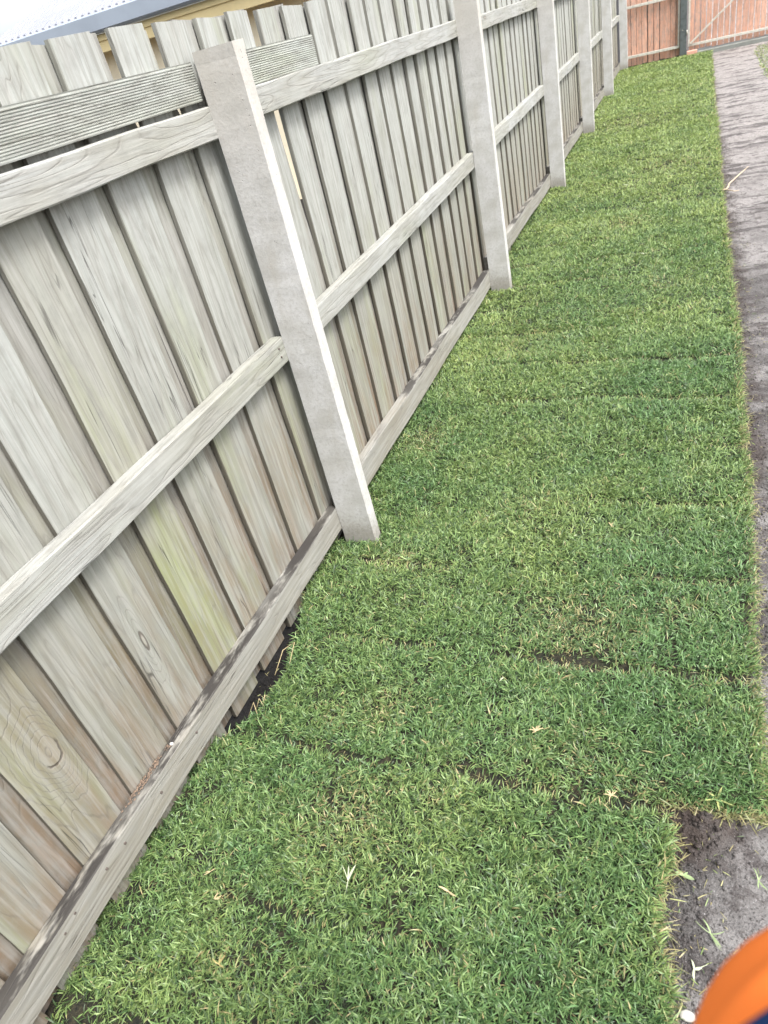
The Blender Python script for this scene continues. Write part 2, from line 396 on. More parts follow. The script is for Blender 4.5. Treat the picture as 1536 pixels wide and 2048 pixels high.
# mat of thatch under the blades, with real thickness down to the soil
def turf_mat():
    ys_ = [-1.1]
    while ys_[-1] < 14.05: ys_.append(ys_[-1] + .012 * max(1.0, (abs(ys_[-1]) + .6) / 1.6))
    ys_ = np.array(ys_); nx = 90
    t = np.linspace(0, 1, nx); L = xl(ys_)[:, None] + .012; Rr = xr(ys_)[:, None] - .010
    X = L + (Rr - L) * t[None, :]; Y = np.repeat(ys_[:, None], nx, 1)
    x, y = X.ravel(), Y.ravel(); dd, st, k = seam(x, y)
    z = -.024 + surf(x, y) - .016 * np.clip(st, 0, 1) * np.exp(-(dd / .010) ** 2) + .003 * fbm(x, y, 45, 2, 1)
    v = np.stack([x, y, z], 1)
    ny = len(ys_); i, j = np.meshgrid(np.arange(nx - 1), np.arange(ny - 1)); b = (j * nx + i).ravel()
    f = np.stack([b, b + 1, b + nx + 1, b + nx], 1)
    # skirts
    lo = v.copy(); lo[:, 2] = G0 - .03
    n0 = len(v); rim = [j * nx for j in range(ny)], [j * nx + nx - 1 for j in range(ny)]
    ex = []
    vv = [v]; cnt = n0
    for s, rr in enumerate(rim):
        rr = np.array(rr); vv.append(lo[rr]); ids = cnt + np.arange(ny); cnt += ny
        for a in range(ny - 1):
            q = (rr[a], rr[a + 1], ids[a + 1], ids[a])
            ex.append(q if s == 0 else q[::-1])
    for s, rr in enumerate((np.arange(nx), np.arange(nx) + (ny - 1) * nx)):
        vv.append(lo[rr]); ids = cnt + np.arange(nx); cnt += nx
        for a in range(nx - 1): ex.append((rr[a], rr[a + 1], ids[a + 1], ids[a]))
    f = np.concatenate([f, np.array(ex)])
    o = np_mesh('turf_base', np.concatenate(vv), f.ravel(), np.arange(len(f)) * 4, np.full(len(f), 4), M['thatch'])
    tag(o, kind='structure')
turf_mat()

def blades(name, x, y, z, az_, e0, e1, Ln, W, tone, mat, roll=None):
    """every blade: a curved tapering strip of two quads and a tip"""
    n = len(x); rows = 4
    s = np.array([0, .36, .70, 1.0]); wprof = np.array([.75, 1.0, .72, 0.0])
    V = np.zeros((n, 7, 3)); px, py, pz = x.copy(), y.copy(), z.copy()
    if roll is None: roll = rng.normal(0, .5, n)
    ca, sa = np.cos(az_), np.sin(az_)
    for r_ in range(rows):
        e = e0 + (e1 - e0) * s[r_]
        if r_ > 0:
            ds = Ln * (s[r_] - s[r_ - 1]); px = px + ca * np.cos(e) * ds; py = py + sa * np.cos(e) * ds; pz = pz + np.sin(e) * ds
        # width direction: horizontal across, rolled around the blade axis
        wx, wy = -sa, ca
        nx_, ny_, nz_ = -ca * np.sin(e), -sa * np.sin(e), np.cos(e)
        cr, sr = np.cos(roll), np.sin(roll)
        dx, dy, dz = wx * cr + nx_ * sr, wy * cr + ny_ * sr, nz_ * sr
        h = W * wprof[r_] * .5
        if r_ < 3:
            V[:, r_ * 2, 0] = px - dx * h; V[:, r_ * 2, 1] = py - dy * h; V[:, r_ * 2, 2] = pz - dz * h
            V[:, r_ * 2 + 1, 0] = px + dx * h; V[:, r_ * 2 + 1, 1] = py + dy * h; V[:, r_ * 2 + 1, 2] = pz + dz * h
        else:
            V[:, 6, 0] = px; V[:, 6, 1] = py; V[:, 6, 2] = pz
    b = np.arange(n) * 7
    loops = np.stack([b, b + 1, b + 3, b + 2, b + 2, b + 3, b + 5, b + 4, b + 4, b + 5, b + 6], 1).ravel()
    tot = np.tile([4, 4, 3], n); st = np.concatenate([[0], np.cumsum(tot)[:-1]])
    tn = np.repeat(tone, 7, 0)
    return np_mesh(name, V.reshape(-1, 3), loops, st, tot, mat, {'tone': tn}, smooth=False)

def scatter():
    P = []
    # density falls with the distance from the viewer's end, blades get a little wider
    bands = [(-.35, .25, 15000), (.25, 1.2, 84000), (1.2, 2.2, 74000), (2.2, 3.5, 60000), (3.5, 5.5, 36000), (5.5, 8.5, 21000), (8.5, 14.08, 13000)]
    for (a, b, dens) in bands:
        n = int((b - a) * 1.42 * dens / 4)
        tx = rng.uniform(-.21, 1.23, n); ty = rng.uniform(a, b, n)
        k = rng.integers(3, 6, n)
        idx = np.repeat(np.arange(n), k)
        sp = .004 + .00018 * (a > 1) * a * 10
        bx = tx[idx] + rng.normal(0, sp, len(idx)); by = ty[idx] + rng.normal(0, sp, len(idx))
        P.append(np.stack([bx, by, idx * 0 + rng.random(n)[idx], rng.uniform(0, 2 * np.pi, n)[idx]], 1))
    P = np.concatenate(P); x, y, tr_, ta = P.T
    keep = (x > xl(y)) & (x < xr(y))
    # posts stand in the lawn
    for k in range(-1, 7):
        yk = 1.6927 + 2.4 * k
        keep &= ~((x < .008) & (y > yk - .012) & (y < yk + .065))
    x, y, tr_, ta = x[keep], y[keep], tr_[keep], ta[keep]
    n = len(x); dist = np.sqrt((x - .96) ** 2 + y ** 2 + 1.4 ** 2)
    dd, st, kk = seam(x, y)
    # opened seams: few short blades
    gap = st * .017 * (1 + .5 * vnoise(x * 40, y * 3))
    inside = (np.abs(dd) < gap) & (st > .35)
    keep = ~inside | (rng.random(n) < .04)
    # vertical butt joint between two rolls near the step
    keep &= ~((np.abs(x - .957 - .004 * vnoise(y * 60, y * 0)) < .006) & (y > 1.26) & (y < 1.50) & (rng.random(n) < .8))
    # thin worn spots
    dr0 = dryness(x, y)
    keep &= ~(rng.random(n) < dr0 * .45)
    thin = fbm(x, y, 9, 3, 40)
    keep &= ~((thin > .42) & (rng.random(n) < .45))
    x, y, tr_, ta, dist, dd, st, kk = [a[keep] for a in (x, y, tr_, ta, dist, dd, st, kk)]
    n = len(x)
    dr = dryness(x, y)
    big = fbm(x, y, 2.2, 3, 12); med = fbm(x, y, 11, 3, 21)
    z = -.022 + .008 * rng.random(n) + surf(x, y) + .0045 * vnoise(kk * 3.7, kk * 0 + .5) - .009 * st * np.exp(-(dd / .030) ** 2)
    az_ = ta + rng.normal(0, 1.2, n)
    # combed direction changes slowly over the lawn
    comb = 2.5 * fbm(x, y, 5, 2, 33)
    pull = .35
    az_ = np.arctan2(np.sin(az_) + pull * np.sin(comb), np.cos(az_) + pull * np.cos(comb))
    far = np.clip((dist - 2.2) / 9, 0, 1)
    L = (.012 + .012 * rng.random(n) + .012 * (rng.random(n) < .12)) * (1 + .25 * med) * (1 + .35 * far)
    W = (.0016 + .0015 * rng.random(n)) * (1 + 1.1 * far)
    e0 = np.radians(rng.uniform(30, 85, n)); e1 = e0 - np.radians(rng.uniform(20, 75, n))
    e1 = np.maximum(e1, np.radians(-12))
    # next to a seam or an outer edge the blades hang over it
    near = (np.abs(dd) < .022) & (st > .4)
    az_ = np.where(near & (rng.random(n) < .6), np.where(dd > 0, -np.pi / 2, np.pi / 2) + rng.normal(0, .6, n), az_)
    edge = (xr(y) - x) < .020
    az_ = np.where(edge & (rng.random(n) < .6), rng.normal(0, .7, n), az_)
    L = L * np.where(edge, 1.12, 1.0) * (1 - .25 * dr)
    stepf = (y > .895) & (y < .935) & (x > .94)
    az_ = np.where(stepf, -np.pi / 2 + rng.normal(0, .7, n), az_)
    hue = np.clip(.25 + .16 * vnoise(kk * 5.3, kk * 0 + 2.5) + .55 * big + .25 * med + .3 * (tr_ - .5) + .12 * rng.normal(0, 1, n) + .75 * np.clip(far * 1.5, 0, 1), 0, 1)  # distant blades shifted paler: veil and grazing light put into their colour
    hue = np.where(near | edge, np.clip(hue + .15, 0, 1), hue)
    dr = dr * .6
    dry = (rng.random(n) < (.02 + .5 * dr + .06 * near + .09 * edge + .03 * (med > .3))) * rng.uniform(.45, 1, n)
    dry = np.clip(dry + .35 * dr * rng.random(n) + .06 * rng.random(n), 0, 1)
    rnd = np.clip(rng.random(n) * .75 + tr_ * .25, 0, 1)
    tone = np.stack([hue, dry, rnd, np.ones(n)], 1)
    g = blades('lawn_grass', x, y, z, az_, e0, e1, L, W, tone, M['grass'])
    tag(g, kind='stuff', label='freshly laid short green lawn in joined turf strips along the fence', cat='grass')
    # straw runners and roots showing in the seams and at the edges
    m = 6000
    ex = []; yy = rng.uniform(.2, 14, m) ** 1.0; yy = .3 + (yy - .2) * rng.random(m)
    xx = xr(yy) + rng.normal(.002, .008, m)
    sy = SE[rng.integers(3, 16, 5000)]; sx = rng.uniform(-.1, 1.15, 5000)
    d_, s_, k_ = seam(sx, sy); sy2 = sy - (d_) + rng.normal(0, .006, 5000); ok = (s_ > .45) & (sx < xr(sy2)) & (rng.random(5000) < .6)
    # front cut face of the second strip
    fx = rng.uniform(.955, 1.16, 500); fy = rng.normal(.898, .008, 500)
    hx = rng.uniform(-.12, -.06, 45); hy = rng.uniform(.86, 1.3, 45)
    x2 = np.concatenate([xx, sx[ok], fx, hx]); y2 = np.concatenate([yy, sy2[ok], fy, hy]); n2 = len(x2)
    z2 = rng.uniform(-.042, -.014, n2)
    az2 = rng.uniform(0, 2 * np.pi, n2); e02 = np.radians(rng.uniform(-35, 35, n2)); e12 = e02 - np.radians(rng.uniform(-30, 50, n2))
    L2 = rng.uniform(.010, .034, n2); W2 = rng.uniform(.0010, .0024, n2)
    t2 = np.stack([rng.random(n2), rng.uniform(.25, .85, n2), rng.random(n2) * .6, np.ones(n2)], 1)
    g2 = blades('turf_roots', x2, y2, z2, az2, e02, e12, L2, W2, t2, M['grass'])
    tag(g2, kind='stuff', label='pale straw roots and runners sticking out of the turf edges', cat='roots')
    # clippings dropped on the bare soil
    n4 = 700; y4 = .35 + 4.5 * rng.random(n4) ** 1.6; x4 = xr(y4) + np.abs(rng.normal(0, .07, n4)) + .01
    t4 = np.stack([rng.random(n4), np.where(rng.random(n4) < .7, rng.uniform(.5, 1, n4), .1), rng.random(n4) * .8, np.ones(n4)], 1)
    g4 = blades('clippings', x4, y4, path_z(x4, y4) + .003, rng.uniform(0, 6.28, n4), np.radians(rng.uniform(-5, 25, n4)), np.radians(rng.uniform(-25, 10, n4)), rng.uniform(.006, .022, n4), rng.uniform(.0008, .0022, n4), t4, M['grass'])
    tag(g4, kind='stuff', label='small dry grass clippings scattered on the bare soil', cat='clippings')
    # second lawn on the far side of the path
    m = 75000
    y3 = rng.uniform(3.5, 13.6, m); x3 = rng.uniform(1.7, 6.5, m)
    b3 = np.interp(y3, [3.5, 9.5, 10.4, 11.1, 13.0, 13.66], [3.4, 1.86, 1.775, 1.765, 1.80, 1.86]) + .03 * vnoise(y3 * 4, y3 * 0 + .3)
    ok = x3 > b3; x3, y3 = x3[ok], y3[ok]; n3 = len(x3)
    e = np.radians(rng.uniform(35, 85, n3))
    t3 = np.stack([np.clip(.6 + .3 * rng.normal(0, 1, n3), 0, 1), np.clip(rng.random(n3) * .35 + .6 * (rng.random(n3) < .12), 0, 1), rng.random(n3), np.ones(n3)], 1)
    g3 = blades('lawn_grass', x3, y3, np.full(n3, -.046), rng.uniform(0, 6.28, n3), e, e - .8, rng.uniform(.025, .05, n3), rng.uniform(.004, .009, n3), t3, M['grass'])
    tag(g3, kind='stuff', label='older patchy grass on the far right side of the bare path', cat='grass')
scatter()

# soil crumbs on the path, beside the turf and in the hole by the fence
def crumbs():
    bm = bmesh.new(); bmesh.ops.create_icosphere(bm, subdivisions=1, radius=1); base = np.array([v.co[:] for v in bm.verts]); F = [[v.index for v in f.verts] for f in bm.faces]; bm.free()
    n1 = 7000; y = .45 + rng.random(n1) ** 1.7 * 7; x = xr(y) + np.abs(rng.normal(0, .055, n1)) + .006
    yb = rng.uniform(.45, 3.5, 2600); xb = xr(yb) + rng.uniform(0, .5, 2600)
    hx = rng.uniform(-.16, -.085, 260); hy = rng.uniform(.85, 1.35, 260)
    mx = rng.normal(1.0, .035, 420); my = rng.normal(.865, .045, 420)
    x = np.concatenate([x, xb, hx, mx]); y = np.concatenate([y, yb, hy, my]); n = len(x)
    s = .0010 + .0034 * rng.random(n) ** 4; s[:7000] *= 1.15; s[-420:] *= 1.5; s[-680:-420] *= 1.7
    ok = ~((x > .93) & (x < xr(y) + .002) & (y > .895)); x, y, s = x[ok], y[ok], s[ok]; n = len(x)
    z = path_z(x, y) + s * .35
    V = base[None] * s[:, None, None] * rng.uniform(.6, 1.2, (n, 1, 3)) * rng.uniform(.75, 1.2, (n, len(base), 1)) + np.stack([x, y, z], 1)[:, None]
    F = np.array(F); nf = len(F); loops = (F[None] + (np.arange(n) * len(base))[:, None, None]).ravel()
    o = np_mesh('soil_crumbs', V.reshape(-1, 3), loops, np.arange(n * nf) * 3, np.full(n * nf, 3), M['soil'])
    tag(o, kind='stuff', label='small loose crumbs of dark soil beside the turf edge', cat='soil')
crumbs()

# ------------------------------------------------------------------ the fence
fence = empty('paling_fence', (-.14, 1.69, 0))
tag(fence, 'long weathered grey timber paling fence with concrete posts beside the lawn', 'fence')
def rel(o):
    o.parent = fence; o.matrix_parent_inverse = Matrix.Translation(-Vector(fence.location)); return o

def board_geo(L, W, T, wob=.0016, seg=14, cup=0.0, lefte=None, top=0.0):
    """board standing on z=0..L, from y=0..W, x from -T to 0 (face at x=0)"""
    V = []; Fc = []; ph = random.random() * 50; tw = random.uniform(-.0015, .0015)
    for i in range(seg + 1):
        z = L * i / seg
        a = wob * (math.sin(z * 7 + ph) + .5 * math.sin(z * 19 + ph * 2)); b = wob * (math.sin(z * 6 + ph * 3) + .5 * math.sin(z * 23 + ph))
        bow = .0012 * math.sin(z * 3 + ph) + tw * z
        y0, y1 = a, W + b
        if lefte: y1 = lefte(z)
        c = .0018; zz = [z, z, z, z, z, z, z]
        if i == seg and top: zz = [z, z, z, z + top, z + top, z + top, z]
        ring = [(-T + bow, y0), (-c + bow, y0), (bow, y0 + c), (bow, y1 - c), (-c + bow, y1), (-T + bow, y1)]
        ring[2] = (bow + cup, y0 + c); ring[3] = (bow - cup, y1 - c)
        for k, (x, y) in enumerate(ring):
            V.append((x, y, z + (top * (y - y0) / max(W, .01) if i == seg else 0)))
    for i in range(seg):
        for k in range(6):
            a = i * 6 + k; b = i * 6 + (k + 1) % 6
            Fc.append((a, b, b + 6, a + 6))
    Fc.append((5, 4, 3, 2, 1, 0)); Fc.append(tuple(seg * 6 + k for k in range(6)))
    return V, Fc

PF, PB = -.156, -.172          # front faces of the near and the far layer of palings
starts = [-.98, -.80, -.63, -.455, -.28, -.105, .07, .242, .416, .586, .767, .943, 1.112, 1.290, 1.467, 1.642, 1.81, 1.975, 2.142, 2.300, 2.478, 2.662, 2.834,
          3.0, 3.168, 3.335, 3.493, 3.661, 3.815, 3.98]
while starts[-1] < 14.05: starts.append(starts[-1] + random.uniform(.155, .172))
nfront = 0
rest_v, rest_f = [], []
def add_paling(y0, W, xf, mat, lefte=None, k=0, label=None):
    L = 1.565 + random.uniform(-.004, .004); T = .0125
    V, F = board_geo(L, W, T, cup=random.uniform(-.0012, .0012), lefte=lefte, top=random.uniform(-.006, .006) if xf == PF else random.uniform(-.012, .006))
    lean = random.uniform(-.0035, .0035)
    if y0 < 8.3 or y0 < 0:
        o = link_mesh('paling', V, F, mat, loc=(xf, y0, -.05), rot=(lean, 0, 0)); rel(o)
        if label: o['label'] = label
        return o
    n = len(rest_v)
    rest_v.extend([(x + xf, y + y0, z - .05) for x, y, z in V]); rest_f.extend([tuple(i + n for i in f) for f in F])
def gap_edge(z):                 # the far board that has shrunk away and lets light through
    zz = z - .05
    return float(np.interp(zz, [0, .80, .88, 1.0, 1.2, 1.52], [.14, .135, .122, .110, .096, .084]))
for k, y0 in enumerate(starts[:-1]):
    nx_ = starts[k + 1]; W = (nx_ - y0) - random.uniform(.040, .056)
    if abs(y0 - 1.975) < .01: W = .105
    mat = M['paling']; lab = None
    if abs(y0 - .242) < .01:
        pass
    if abs(y0 - .416) < .01: mat = M['paling_knot']; lab = 'paling with one large round knot near its foot'
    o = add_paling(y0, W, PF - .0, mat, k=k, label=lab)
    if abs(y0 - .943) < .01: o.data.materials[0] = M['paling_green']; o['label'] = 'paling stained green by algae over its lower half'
    # far layer, covering the gap
    b0 = y0 + W - .025 - random.uniform(0, .01); bW = .118 + random.uniform(0, .012)
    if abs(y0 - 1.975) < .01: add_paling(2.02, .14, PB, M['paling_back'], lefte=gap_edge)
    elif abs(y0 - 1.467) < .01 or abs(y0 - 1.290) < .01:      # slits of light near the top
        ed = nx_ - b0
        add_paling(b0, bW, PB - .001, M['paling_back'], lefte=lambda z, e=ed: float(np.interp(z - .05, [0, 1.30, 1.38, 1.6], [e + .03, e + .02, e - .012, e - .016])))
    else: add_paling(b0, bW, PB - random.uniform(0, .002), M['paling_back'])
o = link_mesh('distant_palings', rest_v, rest_f, M['paling']); rel(o); o['kind'] = 'stuff'

# concrete posts
POSTS = [1.6927 + 2.4 * k for k in range(-1, 6)]
POSTS[5] = 11.24 if False else POSTS[5]
POSTS = [-.71, 1.6927, 4.088, 6.470, 8.80, 11.22, 13.95]
PW = .047
def concrete_post(y, H=1.445):
    bm = bmesh.new(); D = .118; nz = 60
    prof = [(0.0, .004), (.0, PW - .006), (-.006, PW), (-D, PW + .024), (-D, .0), (-.004, 0.0)]
    prof = [(-D, 0), (-.004, 0), (0, .004), (0, PW - .005), (-.005, PW), (-D, PW + .022)]
    rings = []
    for i in range(nz + 1):
        z = -.25 + (H + .25) * i / nz
        rg = []
        for (a, b) in prof:
            j = .0005
            if i == nz: j = .0022
            rg.append(bm.verts.new((a + random.uniform(-j, j), b + random.uniform(-j, j), z + (random.uniform(-.002, .002) if i == nz else 0))))
        rings.append(rg)
    for i in range(nz):
        for k in range(6):
            bm.faces.new((rings[i][k], rings[i][(k + 1) % 6], rings[i + 1][(k + 1) % 6], rings[i + 1][k]))
    bm.faces.new(rings[-1]); bm.faces.new(rings[0][::-1])
    bmesh.ops.recalc_face_normals(bm, faces=bm.faces)
    o = from_bm('concrete_post', bm, M['concrete'], loc=(0, y, 0), rot=(0, 0, 0)); return rel(o)
for i, y in enumerate(POSTS): concrete_post(y, 1.445 if i == 1 else 1.46)

# rails
def rail(name, ya, yb, za, zb, h, th, mat, seed):
    random.seed(seed)
    L = math.hypot(yb - ya, zb - za); bm = bmesh.new(); seg = 24; rings = []
    ph = random.random() * 30
    for i in range(seg + 1):
        s = L * i / seg; w = .0009 * math.sin(s * 5 + ph) + .0009 * math.sin(s * 14 + ph); w2 = .0018 * math.sin(s * 6 + ph * 2)
        # local: z along, y = -height (after rotation becomes world z), x thickness
        c = .003; es = 0
        ring = [(-th, 0 + w), (-c, 0 + w), (w2, c + w), (w2, h - c + w), (-c, h + w), (-th, h + w)]
        rings.append([bm.verts.new((x, -y, s + (random.uniform(-.004, .004) if i in (0, seg) else 0))) for x, y in ring])
    for i in range(seg):
        for k in range(6): bm.faces.new((rings[i][k], rings[i][(k + 1) % 6], rings[i + 1][(k + 1) % 6], rings[i + 1][k]))
    bm.faces.new(rings[0]); bm.faces.new(rings[-1]); bmesh.ops.recalc_face_normals(bm, faces=bm.faces)
    ang = math.atan2(zb - za, yb - ya)
    # rotate so that local z -> world y, local -y -> world z
    o = from_bm(name, bm, mat, loc=(-.118, ya, za), rot=(-math.pi / 2 + ang, 0, 0))
    o = rel(o); return o
bays = []
for i in range(len(POSTS) - 1):
    ya = POSTS[i] + PW + .004 if i else POSTS[0]; yb = POSTS[i + 1] - .006 + (.012 if i == 0 else .010)
    bays.append((ya, yb))
lows = [((.10, .030), (.055, .030)), ((.030, .012), (.03, .0)), ((.06, .0), (0, 0)), ((.03, .0), (0, 0)), ((.02, .0), (0, 0)), ((.02, .0), (0, 0))]
random.seed(3)
for i, (ya, yb) in enumerate(bays):
    za, zb = [(.075, .030), (.030, .005), (.060, .0), (.04, .01), (.03, .01), (.02, .0)][i]
    rail('rail', ya, yb, za, zb, .088 if i == 0 else .10, .036, M['rail_low'], 10 + i)
    za, zb = [(.668, .662), (.650, .672), (.668, .682), (.66, .67), (.66, .67), (.66, .67)][i]
    rail('rail', ya, yb, za, zb, .076, .036, M['rail'], 20 + i)
    za, zb = [(1.268, 1.262), (1.272, 1.276), (1.264, 1.262), (1.26, 1.26), (1.26, 1.26), (1.26, 1.26)][i]
    rail('rail', ya, yb, za, zb, .072, .036, M['rail'], 30 + i)

# grooved decking boards fixed above the top rail
def decking(ya, yb, z0, tilt=0.0):
    H = .082; n = 15; bm = bmesh.new(); prof = [(-.021, 0.0), (-.001, 0.0)]
    for i in range(n):
        a = .002 + (H - .004) * i / n; p = (H - .004) / n
        prof += [(0, a + p * .08), (0, a + p * .5), (-.0020, a + p * .62), (-.0020, a + p * .95)]
    prof += [(-.001, H), (-.021, H)]
    A = [bm.verts.new((x, -y, 0)) for x, y in prof]; B = [bm.verts.new((x, -y, yb - ya)) for x, y in prof]
    m = len(prof)
    for k in range(m): bm.faces.new((A[k], A[(k + 1) % m], B[(k + 1) % m], B[k]))
    bm.faces.new(A); bm.faces.new(B[::-1]); bmesh.ops.recalc_face_normals(bm, faces=bm.faces)
    return rel(from_bm('decking_board', bm, M['deck'], loc=(-.132, ya, z0), rot=(-math.pi / 2 + tilt, 0, 0)))
decking(-.7, 1.700, 1.347); decking(1.745, 2.412, 1.346)

# nail heads where the rails hold the palings are on the far side; a few in the rail ends and the low rail
def nail(y, z, x=-.1175):
    bm = bmesh.new(); bmesh.ops.create_cone(bm, cap_ends=True, segments=10, radius1=.0032, radius2=.0028, depth=.003)
    return rel(from_bm('nail_head', bm, M['nail'], loc=(x, y, z), rot=(0, math.pi / 2, 0)))
for (y, z) in [(.43, .118), (.49, .112), (.335, .128), (.78, .108), (.30, .12), (.62, .10), (1.66, .715), (1.66, .69)]: nail(y, z)

# a pebble and some debris lying on the bottom rail
bm = bmesh.new(); bmesh.ops.create_icosphere(bm, subdivisions=2, radius=.0055)
for v in bm.verts: v.co *= random.uniform(.85, 1.12)
o = from_bm('pebble', bm, M['pebble'], loc=(-.142, .722, .134), smooth=True); tag(o, 'small pale pebble resting on the bottom fence rail', 'stone')
rng2 = np.random.default_rng(5)
def debris():
    vs = []; fs = []
    for q in range(150):
        y = rng2.normal(.63, .045); x = rng2.uniform(-.154, -.138); s = rng2.uniform(.001, .003)
        z = .075 + (.030 - .075) * (y + .66) / 2.35 + .0885 + s * .4
        n = len(vs)
        for a in ((-1, 0, 0), (1, 0, 0), (0, -1.6, 0), (0, 1.6, 0), (0, 0, -.5), (0, 0, .8)): vs.append((x + a[0] * s, y + a[1] * s, z + a[2] * s))
        for f in ((0, 2, 5), (2, 1, 5), (1, 3, 5), (3, 0, 5), (2, 0, 4), (1, 2, 4), (3, 1, 4), (0, 3, 4)): fs.append(tuple(n + i for i in f))
    o = link_mesh('wood_debris', vs, fs, plain('rotten_wood_crumbs', (.17, .12, .085), .9, .3, 200))
    tag(o, 'brown crumbs of rotten wood lying on the bottom rail', 'debris', kind='stuff')
debris()

# ------------------------------------------------------------------ loose pieces on the lawn and on the path
def sprig(name, loc, parts, mat, label, cat, group=None, rz=0.0):
    """parts: list of (azimuth, length, width, lift, curl)"""
    V = []; F = []
    for (a, L, W, lift, curl) in parts:
        n = len(V); px = py = 0.0; pz = .002; seg = 5
        for i in range(seg + 1):
            t = i / seg; az_ = R(a) + curl * t
            w = W * (math.sin(math.pi * min(t * .9 + .12, 1)) ** .7) * .5 + .0002
            nx_, ny_ = -math.sin(az_), math.cos(az_)
            V.append((px - nx_ * w, py - ny_ * w, pz)); V.append((px + nx_ * w, py + ny_ * w, pz)); V.append((px, py, pz - .0009))
            px += math.cos(az_) * L / seg; py += math.sin(az_) * L / seg; pz += lift * L / seg * (1 - 1.4 * t)
        for i in range(seg):
            b = n + i * 3
            F += [(b, b + 3, b + 5, b + 2), (b + 2, b + 5, b + 4, b + 1), (b + 1, b + 4, b + 3, b)]
        F += [(n, n + 2, n + 1), (n + seg * 3, n + seg * 3 + 1, n + seg * 3 + 2)]
    o = link_mesh(name, V, F, mat, loc=loc, rot=(0, 0, rz)); tag(o, label, cat, group); return o
def pz(x, y): return float(path_z(np.array([x]), np.array([y]))[0])
gs = M['leafgreen']; wb = M['white_blade']; stw = M['straw']
sprig('grass_sprig', (1.090, .905, pz(1.09, .905) + .006), [(80, .015, .0036, .3, .9), (200, .018, .0028, .4, -1.2), (-45, .024, .0036, .2, .8), (-50, .030, .0010, 0, .9)], wb,
      'pale green three-armed grass sprig on the bare soil right of the turf corner', 'grass clipping', 'loose grass sprigs on the soil')
sprig('grass_sprig', (1.030, .655, pz(1.03, .655) + .006), [(110, .026, .0024, .3, .5), (158, .030, .0010, .2, -.4), (-55, .026, .0040, .2, .2), (0, .024, .0014, .4, .9), (-70, .03, .0009, .1, .6)], gs,
      'split grass sprig lying on soil just beyond the orange sleeve', 'grass clipping', 'loose grass sprigs on the soil')
sprig('grass_sprig', (1.003, .590, pz(1.003, .59) + .006), [(100, .015, .0030, .3, .4), (-100, .019, .0036, .2, .4), (15, .014, .0048, .2, .4), (25, .026, .0010, .1, .3)], wb,
      'pale grass sprig left of the orange sleeve on dark soil', 'grass clipping', 'loose grass sprigs on the soil')
sprig('grass_sprig', (1.113, .775, pz(1.113, .775) + .006), [(100, .022, .0020, .5, .5), (-60, .022, .0028, .2, .5), (-100, .017, .0020, .3, .3), (60, .012, .002, .4, 0)], gs,
      'green grass sprig standing in dark crumbs above the orange sleeve', 'grass clipping', 'loose grass sprigs on the soil')
sprig('grass_sprig', (.984, .752, pz(.984, .752) + .008), [(175, .016, .007, .4, .2), (-20, .020, .008, .2, .2), (40, .01, .003, .3, 0)], gs,
      'broad yellow green leaf lying against the front turf edge', 'grass clipping', 'loose grass sprigs on the soil')
sprig('grass_sprig', (1.045, .915, pz(1.045, .9) + .02), [(-90, .030, .0035, .3, .3), (-30, .034, .003, .2, .4), (-150, .034, .003, .2, -.4), (70, .028, .0035, .4, 0), (150, .022, .003, .3, .3)], plain('yellow_runner', (.32, .34, .12), .6, .2, 80),
      'yellow green star of grass runners at the inner turf corner', 'grass clipping', 'loose grass sprigs on the soil')
lawnp = [((.665, 1.0, .002), 'tuft of bleached straw on the lawn left of the turf corner', stw, 8, .022),
         ((.842, .868, .002), 'straw tuft sitting right on the turf seam', stw, 8, .020),
         ((.040, .52, .002), 'cream dead leaf beside the fence rail on the lawn', stw, 3, .018),
         ((.764, 1.79, .004), 'small pale straw bit near the middle right of the lawn', stw, 4, .02),
         ((.215, 2.03, .004), 'pale blade lying on the lawn beyond the first post', wb, 3, .018),
         ((.660, 1.729, .003), 'white fleck of dry leaf beside the middle of the lawn', wb, 2, .014),
         ((.523, 6.10, .006), 'curled pale leaf lying on the far lawn', wb, 4, .05),
         ((.727, 4.376, .005), 'white scrap of dry grass on the middle lawn', wb, 3, .035),
         ((.157, .363, .004), 'star of yellow grass stems at the front of the lawn', plain('yellow_stems', (.30, .26, .10), .7, .2, 80), 6, .026),
         ((.08, .471, .003), 'straw twig curl near the fence at the front of the lawn', stw, 4, .024),
         ((.551, 1.133, .004), 'narrow bleached blade lying across the lawn centre', wb, 2, .024),
         ((.56, .60, .004), 'long dead curled blade right of the white split leaf', stw, 3, .035)]
for loc, lab, m, k, L in lawnp:
    sprig('dead_grass', (loc[0], loc[1], .004), [(random.uniform(0, 360), L * random.uniform(.5, .9), L * .10, random.uniform(.1, .5), random.uniform(-1, 1)) for _ in range(k)], m, lab, 'dead grass', 'dead bits of grass on the lawn')
sprig('white_leaf', (.352, .572, .006), [(105, .030, .003, .25, .1), (85, .034, .0045, .2, -.2), (128, .036, .0014, .2, .2), (-78, .018, .002, .1, 0)], wb,
      'whitish split grass leaf standing out on the front lawn', 'leaf')

